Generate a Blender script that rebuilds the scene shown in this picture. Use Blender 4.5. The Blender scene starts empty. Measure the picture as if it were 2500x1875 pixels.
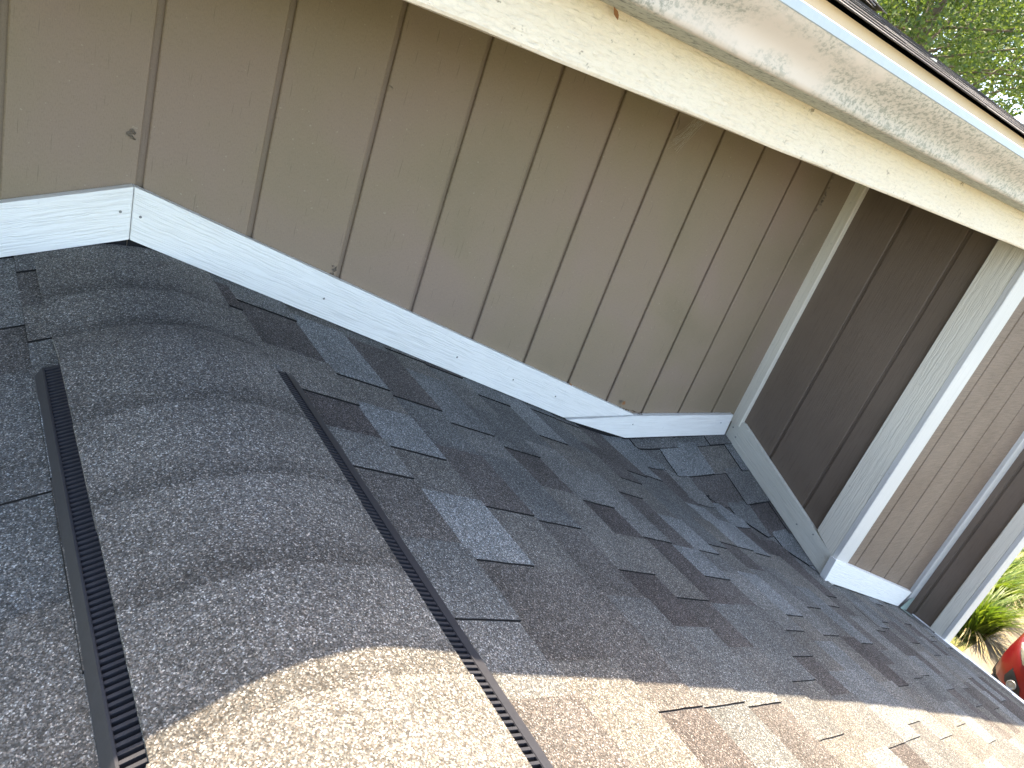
import bpy, math, random
from mathutils import Vector, Matrix
random.seed(11)
sc = bpy.context.scene
C = sc.collection

# ------------------------------------------------------------------ camera
H = 4.10                                   # eye height above the driveway; all numbers below are metres from the eye
RW = (0.778284, 0.012218, 0.627794)        # along the wall, to the right (camera x right, y down, z forward)
RD = (-0.324529, 0.863748, 0.385513)       # straight down
RN = (-0.537546, -0.503775, 0.676206)      # into the wall
FPX = 1734.9
cam_d = bpy.data.cameras.new('camera'); cam = bpy.data.objects.new('camera', cam_d); C.objects.link(cam)
rt = Vector((RW[0], RN[0], -RD[0])); up = -Vector((RW[1], RN[1], -RD[1])); bk = -Vector((RW[2], RN[2], -RD[2]))
m3 = Matrix((rt, up, bk)).transposed()
cam.matrix_world = Matrix.Translation((0, 0, H)) @ m3.to_4x4()
cam_d.sensor_fit = 'HORIZONTAL'; cam_d.sensor_width = 36.0; cam_d.lens = 36.0 * FPX / 2500.0
cam_d.clip_start = 0.02; cam_d.clip_end = 2000
cam_d.dof.use_dof = True; cam_d.dof.focus_distance = 1.1; cam_d.dof.aperture_fstop = 22.0
sc.camera = cam
sc.render.resolution_x = 1024; sc.render.resolution_y = 768

# ------------------------------------------------------------------ sky, sun, exposure
SUN = Vector((0.14, 0.30, 1.0)).normalized()
world = bpy.data.worlds.new('World'); sc.world = world; world.use_nodes = True
wn = world.node_tree.nodes; wl = world.node_tree.links
for nd in list(wn): wn.remove(nd)
sky = wn.new('ShaderNodeTexSky'); sky.sky_type = 'NISHITA'; sky.sun_disc = False
sky.sun_elevation = math.asin(SUN.z); sky.sun_rotation = math.atan2(SUN.x, SUN.y)
sky.air_density = 0.55; sky.dust_density = 1.3; sky.ozone_density = 0.0
bg = wn.new('ShaderNodeBackground'); bg.inputs['Strength'].default_value = 0.15
wo = wn.new('ShaderNodeOutputWorld')
wb = wn.new('ShaderNodeMix'); wb.data_type = 'RGBA'; wb.blend_type = 'MULTIPLY'; wb.inputs[0].default_value = 1.0
wb.inputs[7].default_value = (1.0, 0.915, 0.765, 1.0)      # the photograph is white-balanced for the shade: the whole sky a touch warmer
wl.new(sky.outputs[0], wb.inputs[6]); wl.new(wb.outputs[2], bg.inputs['Color']); wl.new(bg.outputs[0], wo.inputs['Surface'])
sl = bpy.data.lights.new('sun', 'SUN'); sl.energy = 2.5; sl.angle = math.radians(0.53); sl.color = (1.0, 0.84, 0.62)
so = bpy.data.objects.new('sun', sl); C.objects.link(so)
so.rotation_euler = SUN.to_track_quat('Z', 'Y').to_euler(); so.location = (0, 0, 30)
sc.view_settings.view_transform = 'Standard'; sc.view_settings.look = 'None'
sc.view_settings.exposure = 3.2; sc.view_settings.gamma = 1.0

# ------------------------------------------------------------------ pixel helpers (a pixel gives a ray; the plane it meets gives the distance)
def ray(px, py):
    v = ((px - 1250.0) / FPX, (py - 937.5) / FPX, 1.0)
    return Vector((sum(a * b for a, b in zip(v, RW)), sum(a * b for a, b in zip(v, RN)), -sum(a * b for a, b in zip(v, RD))))
def onX(p, X): r = ray(*p); return r * (X / r.x)
def onY(p, Y): r = ray(*p); return r * (Y / r.y)
def onZ(p, Z): r = ray(*p); return r * (Z / r.z)

# ------------------------------------------------------------------ node helpers
class NT:
    def __init__(s, name):
        s.m = bpy.data.materials.new(name); s.m.use_nodes = True
        s.n = s.m.node_tree.nodes; s.l = s.m.node_tree.links
        s.b = s.n['Principled BSDF']; s.out = s.n['Material Output']
    def add(s, t, **kw):
        nd = s.n.new(t)
        for k, v in kw.items():
            if k in nd.inputs.keys(): s.put(v, nd.inputs[k])
            else: setattr(nd, k, v)
        return nd
    def put(s, v, sock):
        if isinstance(v, bpy.types.NodeSocket): s.l.new(v, sock)
        else: sock.default_value = v
    def coord(s, kind='Object', scale=(1, 1, 1), rot=(0, 0, 0)):
        tc = s.add('ShaderNodeTexCoord'); mp = s.add('ShaderNodeMapping')
        s.l.new(tc.outputs[kind], mp.inputs['Vector']); mp.inputs['Scale'].default_value = scale; mp.inputs['Rotation'].default_value = rot
        return mp.outputs[0]
    def noise(s, vec, scale, detail=3, rough=.55, dist=0):
        nd = s.add('ShaderNodeTexNoise'); s.l.new(vec, nd.inputs['Vector'])
        nd.inputs['Scale'].default_value = scale; nd.inputs['Detail'].default_value = detail
        nd.inputs['Roughness'].default_value = rough; nd.inputs['Distortion'].default_value = dist
        return nd.outputs['Fac']
    def ramp(s, fac, stops, interp='LINEAR'):
        nd = s.add('ShaderNodeValToRGB'); s.put(fac, nd.inputs['Fac']); cr = nd.color_ramp; cr.interpolation = interp
        while len(cr.elements) < len(stops): cr.elements.new(.5)
        for e, (p, c) in zip(cr.elements, stops):
            e.position = p; e.color = (c, c, c, 1) if isinstance(c, (int, float)) else (*c, 1)
        return nd.outputs['Color']
    def mix(s, fac, a, b, mode='MIX'):
        nd = s.add('ShaderNodeMix', data_type='RGBA', blend_type=mode)
        s.put(fac, nd.inputs[0])
        for v, k in ((a, 6), (b, 7)):
            if isinstance(v, tuple) and len(v) == 3: v = (*v, 1)
            s.put(v, nd.inputs[k])
        return nd.outputs[2]
    def math(s, op, a, b=0.0, c=0.0):
        nd = s.add('ShaderNodeMath', operation=op); s.put(a, nd.inputs[0]); s.put(b, nd.inputs[1]); s.put(c, nd.inputs[2]); return nd.outputs[0]
    def bump(s, h, strength, dist, prev=None):
        nd = s.add('ShaderNodeBump'); s.put(h, nd.inputs['Height']); nd.inputs['Strength'].default_value = strength
        nd.inputs['Distance'].default_value = dist
        if prev is not None: s.l.new(prev, nd.inputs['Normal'])
        return nd.outputs[0]
    def done(s, col=None, rough=.7, nrm=None, spec=.3, metal=0.):
        if col is not None:
            s.put((*col, 1) if isinstance(col, tuple) else col, s.b.inputs['Base Color'])
        s.put(rough, s.b.inputs['Roughness']); s.b.inputs['Specular IOR Level'].default_value = spec; s.b.inputs['Metallic'].default_value = metal
        if nrm is not None: s.l.new(nrm, s.b.inputs['Normal'])
        return s.m

# ---- asphalt shingle granules; the mean colour of each piece is in its "tint" attribute
def mat_shingle(name='shingle_granules', grain=760):
    t = NT(name)
    at = t.add('ShaderNodeAttribute', attribute_name='tint'); tint = at.outputs['Color']
    p = t.coord('Object')
    v1 = t.add('ShaderNodeTexVoronoi', feature='F1'); t.l.new(p, v1.inputs['Vector']); v1.inputs['Scale'].default_value = grain
    sep = t.add('ShaderNodeSeparateColor'); t.l.new(v1.outputs['Color'], sep.inputs[0])
    g1 = t.ramp(sep.outputs[0], [(0, .42), (.35, .70), (.62, .98), (.8, 1.35), (.92, 1.9), (1, 3.8)])
    v2 = t.add('ShaderNodeTexVoronoi', feature='F1'); t.l.new(p, v2.inputs['Vector']); v2.inputs['Scale'].default_value = grain * .45
    sep2 = t.add('ShaderNodeSeparateColor'); t.l.new(v2.outputs['Color'], sep2.inputs[0])
    g2 = t.ramp(sep2.outputs[1], [(0, .78), (.5, .98), (.85, 1.1), (1, 1.3)])
    big = t.ramp(t.noise(p, 7, 4), [(.3, .85), (.7, 1.15)])
    c = t.mix(1., tint, g1, 'MULTIPLY'); c = t.mix(1., c, g2, 'MULTIPLY'); c = t.mix(1., c, big, 'MULTIPLY')
    hue = t.ramp(sep.outputs[2], [(0, (1.08, .98, .9)), (.5, (1, 1, 1)), (1, (.93, 1.0, 1.08))])
    c = t.mix(1., c, hue, 'MULTIPLY')
    n = t.bump(v1.outputs['Distance'], .55, .0013); n = t.bump(v2.outputs['Distance'], .25, .0015, n)
    t.b.inputs['Diffuse Roughness'].default_value = .6
    return t.done(c, .95, n, .06)
M_SH = mat_shingle()
M_SHU = mat_shingle('old_shingle_granules', 380)

def mat_siding():
    t = NT('brown_painted_siding'); p = t.coord('Object'); u = t.coord('UV')
    mott = t.noise(p, 2.6, 5, .5, .6); fine = t.noise(t.coord('UV', (180, 900, 1)), 1, 3, .7); cross = t.noise(t.coord('UV', (1000, 70, 1)), 1, 3, .7)
    base = t.ramp(mott, [(.32, (.215, .170, .112)), (.5, (.245, .189, .130)), (.68, (.258, .192, .146))])
    dk = t.ramp(fine, [(.25, .80), (.5, 1.0), (.8, 1.07)]); c = t.mix(1., base, dk, 'MULTIPLY')
    dk2 = t.ramp(cross, [(.22, .80), (.45, 1.0), (.8, 1.05)]); c = t.mix(.8, c, dk2, 'MULTIPLY')
    cr = t.ramp(t.noise(t.coord('UV', (14, 260, 1)), 1, 2, .5), [(.27, .55), (.33, 1.)]); c = t.mix(.55, c, cr, 'MULTIPLY')
    sp = t.ramp(t.noise(p, 120, 2, .4), [(.735, 0.), (.76, 1.)]); c = t.mix(t.math('MULTIPLY', sp, .35), c, (.42, .38, .31))
    n = t.bump(fine, .25, .0012); n = t.bump(cross, .25, .001, n); n = t.bump(t.noise(p, 25, 3), .25, .003, n)
    return t.done(c, t.ramp(mott, [(.3, .5), (.7, .62)]), n, .35)
M_SID = mat_siding()

def mat_rough_siding():
    t = NT('rough_sawn_brown_siding'); p = t.coord('Object')
    mott = t.noise(p, 3.2, 5); saw = t.noise(t.coord('UV', (260, 9, 1)), 1, 3, .7); g = t.noise(t.coord('UV', (12, 420, 1)), 1, 4, .65)
    base = t.ramp(mott, [(.3, (.180, .132, .098)), (.7, (.215, .162, .123))])
    c = t.mix(1., base, t.ramp(saw, [(.3, .72), (.6, 1.08)]), 'MULTIPLY'); c = t.mix(.6, c, t.ramp(g, [(.3, .72), (.6, 1.08)]), 'MULTIPLY')
    n = t.bump(saw, .4, .0015); n = t.bump(g, .5, .002, n)
    return t.done(c, .7, n, .25)
M_RSID = mat_rough_siding()

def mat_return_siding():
    t = NT('shaded_brown_siding_return'); p = t.coord('Object')
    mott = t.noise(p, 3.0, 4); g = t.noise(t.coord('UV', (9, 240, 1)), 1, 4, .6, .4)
    base = t.ramp(mott, [(.3, (.150, .112, .082)), (.7, (.180, .137, .104))])  # same brown siding, with the shade of the side walls in this darker base
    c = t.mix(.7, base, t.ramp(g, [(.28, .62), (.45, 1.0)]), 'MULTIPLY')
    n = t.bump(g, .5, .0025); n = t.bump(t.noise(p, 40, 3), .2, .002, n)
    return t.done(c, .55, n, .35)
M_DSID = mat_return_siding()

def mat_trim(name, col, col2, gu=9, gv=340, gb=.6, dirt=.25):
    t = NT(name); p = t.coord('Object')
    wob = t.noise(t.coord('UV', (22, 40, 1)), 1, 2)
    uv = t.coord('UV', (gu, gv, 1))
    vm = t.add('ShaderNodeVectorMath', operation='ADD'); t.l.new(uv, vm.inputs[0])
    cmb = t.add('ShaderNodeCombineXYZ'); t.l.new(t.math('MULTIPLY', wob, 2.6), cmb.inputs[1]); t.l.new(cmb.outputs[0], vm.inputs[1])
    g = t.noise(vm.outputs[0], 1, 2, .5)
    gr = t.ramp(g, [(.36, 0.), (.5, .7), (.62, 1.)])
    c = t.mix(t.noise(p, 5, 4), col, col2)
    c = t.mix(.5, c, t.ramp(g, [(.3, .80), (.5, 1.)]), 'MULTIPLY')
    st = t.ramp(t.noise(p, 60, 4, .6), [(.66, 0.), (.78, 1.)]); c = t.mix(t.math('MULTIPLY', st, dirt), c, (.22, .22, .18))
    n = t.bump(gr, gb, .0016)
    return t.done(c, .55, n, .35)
M_TRIM = mat_trim('white_embossed_trim', (.88, .87, .84), (.84, .84, .81))
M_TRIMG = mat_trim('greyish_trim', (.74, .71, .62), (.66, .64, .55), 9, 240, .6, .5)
M_POST = mat_trim('beige_painted_corner_board', (.78, .73, .62), (.70, .66, .56), 5, 260, .5, .4)
M_POSTW = mat_trim('white_painted_corner_edge', (.62, .60, .57), (.54, .53, .50), 5, 200, .4, .5)

def mat_fascia():
    t = NT('cream_weathered_fascia'); p = t.coord('Object')
    rough = t.noise(t.coord('UV', (70, 190, 1)), 1, 5, .65, .6); rid = t.noise(t.coord('UV', (12, 120, 1)), 1, 3, .6)
    c = t.mix(t.noise(p, 7, 4), (.80, .70, .55), (.84, .78, .67))
    c = t.mix(.6, c, t.ramp(rough, [(.25, .72), (.5, 1.)]), 'MULTIPLY')
    st = t.ramp(t.noise(t.coord('Object', (40, 40, 40)), 1, 4, .75), [(.61, 0.), (.67, 1.)])
    pat = t.ramp(t.noise(p, 5.5, 2), [(.40, 0.), (.58, 1.)])
    c = t.mix(t.math('MULTIPLY', t.math('MULTIPLY', st, pat), .7), c, (.16, .12, .07))
    n = t.bump(rough, .8, .004); n = t.bump(rid, .6, .005, n)
    return t.done(c, .75, n, .25)
M_FAS = mat_fascia()

def mat_gutter():
    t = NT('mildewed_gutter_metal'); p = t.coord('Object')
    c = t.mix(t.ramp(t.noise(t.coord('Object', (3, 14, 14)), 1, 4), [(.35, 0.), (.65, 1.)]), (.62, .54, .46), (.56, .48, .40))
    patch = t.ramp(t.noise(t.coord('Object', (5, 11, 11)), 1, 5, .6), [(.40, 0.), (.54, 1.)])
    sp = t.ramp(t.noise(t.coord('Object', (120, 170, 170)), 1, 4, .75), [(.47, 0.), (.58, 1.)])
    c = t.mix(t.math('MULTIPLY', patch, .35), c, (.42, .41, .34))
    c = t.mix(t.math('MULTIPLY', t.math('MULTIPLY', sp, patch), .75), c, (.20, .21, .17))
    n = t.bump(t.noise(p, 60, 3), .12, .002)
    return t.done(c, .5, n, .4)
M_GUT = mat_gutter()
def mat_gutter_bottom():
    t = NT('green_mildew_gutter_bottom'); p = t.coord('Object')
    c = t.mix(t.noise(p, 12, 4), (.52, .52, .44), (.44, .45, .37))
    sp = t.ramp(t.noise(p, 85, 4, .7), [(.50, 0.), (.62, 1.)]); c = t.mix(t.math('MULTIPLY', sp, .8), c, (.15, .16, .13))
    return t.done(c, .6, t.bump(t.noise(p, 60, 3), .2, .003), .3)
M_GUTB = mat_gutter_bottom()
def simple(name, col, rough=.6, spec=.3, metal=0., var=.12, ns=30, bump=.15, bd=.002):
    t = NT(name); p = t.coord('Object'); f = t.noise(p, ns, 4)
    lo = tuple(max(0, x * (1 - var)) for x in col); hi = tuple(min(1, x * (1 + var)) for x in col)
    return t.done(t.mix(f, lo, hi), rough, t.bump(f, bump, bd), spec, metal)
M_GLIP = simple('clean_gutter_lip_paint', (.42, .47, .50), .45, .4, 0, .08, 90)
M_DRIP = simple('white_drip_edge_metal', (.78, .80, .82), .35, .5, 0, .05, 60)
M_APR = simple('cream_apron_metal', (.55, .48, .37), .5, .4, 0, .06, 40)
M_VENT = simple('black_vent_plastic', (.030, .031, .038), .45, .25, 0, .25, 120, .1, .0006)
M_CUT = simple('black_asphalt_cut_edge', (.018, .017, .017), .9, .1)
M_BUTT = simple('weathered_shingle_butt', (.045, .042, .040), .9, .1)
M_DARK = simple('underlayment_and_gap_shade', (.02, .02, .022), .9, .1)
M_NAIL = simple('grey_nail_head', (.22, .22, .21), .5, .5, .3)
M_RUST = simple('brown_dry_leaf', (.30, .15, .07), .8, .2, 0, .4, 300, .4)
M_MUD = simple('grey_mud', (.20, .165, .13), .95, .1, 0, .5, 400, .8, .004)
M_WEB = simple('pale_cobweb', (.50, .46, .40), .9, .1)
M_FLASH = simple('grey_step_flashing', (.55, .56, .56), .35, .5, .6)

def mat_leaf(name, a, b, trans=.45):
    t = NT(name); at = t.add('ShaderNodeAttribute', attribute_name='tint')
    sep = t.add('ShaderNodeSeparateColor'); t.l.new(at.outputs['Color'], sep.inputs[0])
    c = t.mix(sep.outputs[0], a, b)
    t.done(c, .45, None, .4)
    tr = t.add('ShaderNodeBsdfTranslucent'); t.l.new(t.mix(1., c, (1.25, 1.25, .55), 'MULTIPLY'), tr.inputs[0])
    mx = t.add('ShaderNodeMixShader'); mx.inputs[0].default_value = trans
    t.l.new(t.b.outputs[0], mx.inputs[1]); t.l.new(tr.outputs[0], mx.inputs[2]); t.l.new(mx.outputs[0], t.out.inputs[0])
    return t.m
M_LEAF = mat_leaf('tree_leaves', (.040, .078, .024), (.165, .215, .07))
M_BLADE = mat_leaf('daylily_leaves', (.055, .11, .015), (.16, .21, .03), .4)
M_DRYBL = mat_leaf('dry_daylily_leaves', (.25, .20, .10), (.42, .36, .20), .2)
M_GRASS = mat_leaf('lawn_grass_blades', (.07, .11, .025), (.16, .19, .05), .35)
M_BARK = simple('grey_bark', (.13, .105, .085), .9, .1, 0, .4, 14, .8, .02)

# ------------------------------------------------------------------ mesh helpers
def empty(name, loc, label=None, cat=None, group=None):
    o = bpy.data.objects.new(name, None); C.objects.link(o); o.location = (loc[0], loc[1], loc[2] + H); o.empty_display_size = .1
    if label: o['label'] = label
    if cat: o['category'] = cat
    if group: o['group'] = group
    return o
WORG = {}
def mesh(name, verts, faces, mat, parent=None, uvs=None, tint=None, smooth=False, label=None):
    """verts are in metres from the eye; the object hangs from its parent without moving"""
    me = bpy.data.meshes.new(name)
    po = Vector((0, 0, 0))
    if parent is not None:
        q = parent
        while q is not None: po = po + q.location; q = q.parent
    me.from_pydata([(v[0] - po.x, v[1] - po.y, v[2] + H - po.z) for v in verts], [], faces)
    if uvs is not None:
        ul = me.uv_layers.new(name='UVMap')
        for lp in me.loops: ul.data[lp.index].uv = uvs[lp.vertex_index]
    if tint is not None:
        ca = me.color_attributes.new('tint', 'FLOAT_COLOR', 'POINT')
        if isinstance(tint, list):
            for i, c in enumerate(tint): ca.data[i].color = (*c, 1)
        else:
            for i in range(len(verts)): ca.data[i].color = (*tint, 1)
    if isinstance(mat, (list, tuple)):
        for x in mat: me.materials.append(x)
    else: me.materials.append(mat)
    if smooth:
        for p in me.polygons: p.use_smooth = True
    me.validate()
    o = bpy.data.objects.new(name, me); C.objects.link(o)
    if parent is not None: o.parent = parent
    if label: o['label'] = label
    return o
class MB:
    def __init__(s): s.v = []; s.f = []; s.u = []; s.t = []
    def add(s, v, f, u=None, t=None):
        b = len(s.v); s.v += [tuple(x) for x in v]; s.f += [tuple(i + b for i in q) for q in f]
        s.u += u if u else [(0, 0)] * len(v); s.t += [t if t else (1, 1, 1)] * len(v)
    def box(s, x0, x1, y0, y1, z0, z1, t=None, uax='x'):
        v = [(x0, y0, z0), (x1, y0, z0), (x1, y1, z0), (x0, y1, z0), (x0, y0, z1), (x1, y0, z1), (x1, y1, z1), (x0, y1, z1)]
        f = [(0, 3, 2, 1), (4, 5, 6, 7), (0, 1, 5, 4), (1, 2, 6, 5), (2, 3, 7, 6), (3, 0, 4, 7)]
        s.add(v, f, [uvp(q, uax) for q in v], t)
    def tube(s, pts, rad, n=6):
        rings = []
        for i, p in enumerate(pts):
            p = Vector(p); a = Vector(pts[max(0, i - 1)]); b = Vector(pts[min(len(pts) - 1, i + 1)]); d = (b - a).normalized()
            e1 = d.orthogonal().normalized(); e2 = d.cross(e1); r = rad[i] if isinstance(rad, (list, tuple)) else rad
            rings.append([tuple(p + (e1 * math.cos(2 * math.pi * k / n) + e2 * math.sin(2 * math.pi * k / n)) * r) for k in range(n)])
        v = [q for r in rings for q in r]; f = []
        for i in range(len(pts) - 1):
            for k in range(n): f.append((i * n + k, i * n + (k + 1) % n, (i + 1) * n + (k + 1) % n, (i + 1) * n + k))
        f.append(tuple(range(n))[::-1]); f.append(tuple((len(pts) - 1) * n + k for k in range(n)))
        s.add(v, f)
    def build(s, name, mat, parent=None, smooth=False, tint=False, label=None):
        return mesh(name, s.v, s.f, mat, parent, s.u, s.t if tint else None, smooth, label)
def uvp(q, uax):
    # u runs along the grain, v across it
    if uax == 'x': return (q[0], q[2] + q[1])
    if uax == 'z': return (q[2], q[0] + q[1])
    return (q[1], q[2] + q[0])
def bevelled_box(name, x0, x1, y0, y1, z0, z1, mat, parent, uax='z', b=.002, face='y'):
    """a board whose edges towards the room are eased"""
    mb = MB()
    if face == 'y':   # front face at y0
        pr = [(x0, y1), (x0, y0 + b), (x0 + b, y0), (x1 - b, y0), (x1, y0 + b), (x1, y1)]
    else:             # front face at x0 (looks to -x)
        pr = [(x1, y0), (x0 + b, y0), (x0, y0 + b), (x0, y1 - b), (x0 + b, y1), (x1, y1)]
    n = len(pr); v = [(x, y, z0) for x, y in pr] + [(x, y, z1) for x, y in pr]
    f = [(i, (i + 1) % n, n + (i + 1) % n, n + i) for i in range(n)] + [tuple(range(n))[::-1], tuple(range(n, 2 * n))]
    off = random.uniform(0, 50)
    return mesh(name, v, f, mat, parent, [(uvp(q, uax)[0] + off, uvp(q, uax)[1]) for q in v])
def plank(name, front, depth_vec, mat, parent, uvec, label=None, b=.0015):
    """polygon board: front outline (points in order) pushed back by depth_vec; edges slightly eased; uv along uvec"""
    fr = [Vector(p) for p in front]; d = Vector(depth_vec); cen = sum(fr, Vector()) / len(fr); n = len(fr)
    ins = []
    for p in fr:
        q = (cen - p); ins.append(p + q.normalized() * b)
    ring1 = [p + d.normalized() * b for p in fr]
    back = [p + d for p in fr]
    v = ins + ring1 + back; f = [tuple(range(n))]
    for k in range(2):
        for i in range(n): f.append((k * n + i, (k + 1) * n + i, (k + 1) * n + (i + 1) % n, k * n + (i + 1) % n))
    f.append(tuple(range(2 * n, 3 * n))[::-1])
    u = Vector(uvec).normalized(); w = d.normalized().cross(u)
    off = random.uniform(0, 30)
    return mesh(name, [tuple(q) for q in v], f, mat, parent, [(q.dot(u) + off, q.dot(w) + q.dot(d.normalized())) for q in v], label=label)

# ================================================================== GROUND
GZ = -H
def mat_ground():
    t = NT('lawn_soil'); p = t.coord('Object')
    c = t.mix(t.noise(p, .5, 5), (.09, .12, .03), (.14, .16, .06)); c = t.mix(t.ramp(t.noise(p, 9, 4), [(.4, 0.), (.7, 1.)]), c, (.15, .12, .06))
    return t.done(c, .95, t.bump(t.noise(p, 20, 4), .6, .05), .1)
def mat_drive():
    t = NT('pale_concrete'); p = t.coord('Object')
    c = t.mix(t.noise(p, 1.2, 5), (.15, .135, .105), (.185, .165, .13)); c = t.mix(t.ramp(t.noise(p, 60, 3), [(.62, 0.), (.75, .6)]), c, (.10, .085, .065))
    return t.done(c, .9, t.bump(t.noise(p, 90, 4), .3, .004), .2)
g = mesh('ground', [(-150, -150, GZ), (150, -150, GZ), (150, 150, GZ), (-150, 150, GZ)], [(0, 1, 2, 3)], mat_ground()); g['kind'] = 'structure'
mb = MB(); mb.box(3.2, 60, -4.2, 1.18, GZ - .1, GZ + .02)
o = mb.build('driveway', mat_drive()); o['kind'] = 'structure'

# ================================================================== HOUSE
WY = 1.373            # main wall face
DX = 2.481            # dark return wall face (looks to -x)
BY = .785             # second bright wall face
DX2 = 3.748           # second return wall face
house = empty('house', (3.0, 1.6, GZ), 'brown grooved siding house with beige corner boards and cream fascia', 'house')
def roofR(X):
    d = X - .264
    return -.496 - .315 * d - .0085 * d * d if d >= 0 else -.496 + .325 * d
def cricket(Y): return -1.0 - .383 * (WY - Y)
def smax(a, b, k):
    h = max(k - abs(a - b), 0.) / k
    return max(a, b) + h * h * k / 4
def surf(X, Y):
    z = roofR(X)
    if 1.3 < X < DX + .012 and Y > .5: z = smax(z, cricket(Y) if Y > .2 else -9, .05)
    return z
# --- main wall
wall1 = empty('siding_wall', (0, 0, 0)); wall1.parent = house; wall1.location = (0, 0, 0)
gx = [.2705 + .2032 * i for i in range(-4, 11)]
def backing(name, x0, x1, y0, y1, z0, z1, parent, mat=None): mb = MB(); mb.box(x0, x1, y0, y1, z0, z1, uax='z'); return mb.build(name, mat or M_SID, parent)
TOPZ = .46
backing('sheathing', gx[0] - .2, DX + .05, WY + .008, WY + .05, -1.1, TOPZ, wall1)
edges = [gx[0] - .2] + gx + [DX - .001]
for a, b in zip(edges[:-1], edges[1:]):
    gw = .0058
    zb = min(roofR(a), roofR(b), ) - .02
    zb = max(zb, -1.04)
    bevelled_box('siding_board', a + gw, b - gw, WY + random.uniform(0, .0006), WY + .0085, zb, TOPZ, M_SID, wall1)
# --- dark return wall
wall2 = empty('return_wall', (0, 0, 0)); wall2.parent = house; wall2.location = (0, 0, 0)
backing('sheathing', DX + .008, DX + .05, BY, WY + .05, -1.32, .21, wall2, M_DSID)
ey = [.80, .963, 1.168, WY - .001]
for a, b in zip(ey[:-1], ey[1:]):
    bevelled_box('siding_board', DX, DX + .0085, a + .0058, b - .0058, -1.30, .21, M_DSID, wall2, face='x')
# --- second bright wall
wall3 = empty('front_wall', (0, 0, 0)); wall3.parent = house; wall3.location = (0, 0, 0)
backing('sheathing', DX + .01, DX2 + .05, BY + .008, BY + .05, GZ, .19, wall3, M_RSID)
ex = [DX + .012, 2.742, 2.954, 3.172, 3.402, 3.70]
for a, b in zip(ex[:-1], ex[1:]):
    bevelled_box('siding_board', a + .0058, b - .0058, BY, BY + .0085, -1.75, .19, M_RSID, wall3)
# --- second return wall
wall4 = empty('end_return_wall', (0, 0, 0)); wall4.parent = house; wall4.location = (0, 0, 0)
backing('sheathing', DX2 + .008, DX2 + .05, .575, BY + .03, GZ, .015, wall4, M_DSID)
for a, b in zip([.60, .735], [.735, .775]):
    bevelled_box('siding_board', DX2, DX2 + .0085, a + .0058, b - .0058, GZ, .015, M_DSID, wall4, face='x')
gz = lambda y: .212 + .357 * (y - .655) - .03 if y < 2.82 else .212 + .357 * (2 * 2.82 - y - .655) - .03
gp = [(.62, GZ), (.62, gz(.72)), (2.82, gz(2.82)), (4.9, gz(4.9)), (4.9, GZ)]
mesh('gable_wall', [(3.864, y, z) for y, z in gp] + [(3.885, y, z) for y, z in gp], [(4, 3, 2, 1, 0), (5, 6, 7, 8, 9)] + [(i, (i + 1) % 5, 5 + (i + 1) % 5, 5 + i) for i in range(5)], M_SID, house)

# --- corner boards (each face of an outside corner is its own board)
def board(name, x0, x1, y0, y1, z0, z1, mat, face, label=None):
    o = bevelled_box(name, x0, x1, y0, y1, z0, z1, mat, house, 'z', .002, face)
    if label: o['label'] = label
    return o
# inside corner strip between main wall and return
mb = MB(); b = .0015
s0, s1, t0, t1 = 2.457, DX + .001, 1.330, WY + .001
board('corner_strip', s0, s1, t0, t1, -.935, TOPZ, M_POST, 'y', 'narrow rough beige strip in the inside corner')
# outside corner post 1
PX = DX - .018
plank('corner_board', [(PX, .873, .19), (PX, .873, -1.0825), (PX, BY - .0005, -1.1285), (PX, BY - .0005, .19)], (.019, 0, 0), M_POST, house, (0, 0, 1), 'wide beige side board of the outside corner')
board('corner_board', PX, 2.588, BY - .020, BY - .0015, -1.28, .19, M_POSTW, 'y', 'narrow white front board of the outside corner')
# inside corner strip 2
board('corner_strip', 3.652, DX2 + .001, BY - .018, BY + .001, GZ, .19, M_POSTW, 'y', 'white strip in the inside corner beside the eave')
# outside corner post at the house end
board('corner_board', DX2 - .018, DX2 + .001, .5855, .642, GZ, .015, M_POST, 'x', 'beige side board at the end corner of the house')
board('corner_board', DX2 - .018, 3.886, .565, .584, GZ, .015, M_POSTW, 'y', 'white front board at the end corner of the house')

# --- base trim boards on the walls above the roof
TY = WY - .018
P = lambda p: onY(p, TY)
lt = plank('trim_board', [P((-420, 548)), P((-420, 688)), P((315, 585)), P((327, 456))], (0, .017, 0), M_TRIM, house, (1, 0, .325), 'white embossed trim board falling left from the peak')
rtb = plank('trim_board', [P((329, 456)), P((317, 585.5)), P((1376, 1019.5)), P((1550, 1013.5))], (0, .017, 0), M_TRIM, house, (1, 0, -.32), 'long white embossed trim board sloping down to the right')
ht = plank('trim_board', [P((1552, 1015.5)), P((1384, 1025)), P((1525, 1069)), P((1769, 1061)), P((1791, 1013))], (0, .017, 0), M_TRIM, house, (1, 0, 0), 'short level white trim board ending in a pointed tip')
Q = lambda p: onX(p, PX)
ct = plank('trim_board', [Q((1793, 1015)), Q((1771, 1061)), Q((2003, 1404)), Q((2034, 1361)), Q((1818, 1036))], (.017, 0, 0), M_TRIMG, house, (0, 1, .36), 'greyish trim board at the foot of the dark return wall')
FY = BY - .027
F_ = lambda p: onY(p, FY)
bt = plank('trim_board', [F_((2042, 1367)), F_((2013, 1418)), F_((2192, 1480)), F_((2226, 1446))], (0, .024, 0), M_TRIM, house, (1, 0, -.345), 'short white trim board at the foot of the outside corner')
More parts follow.
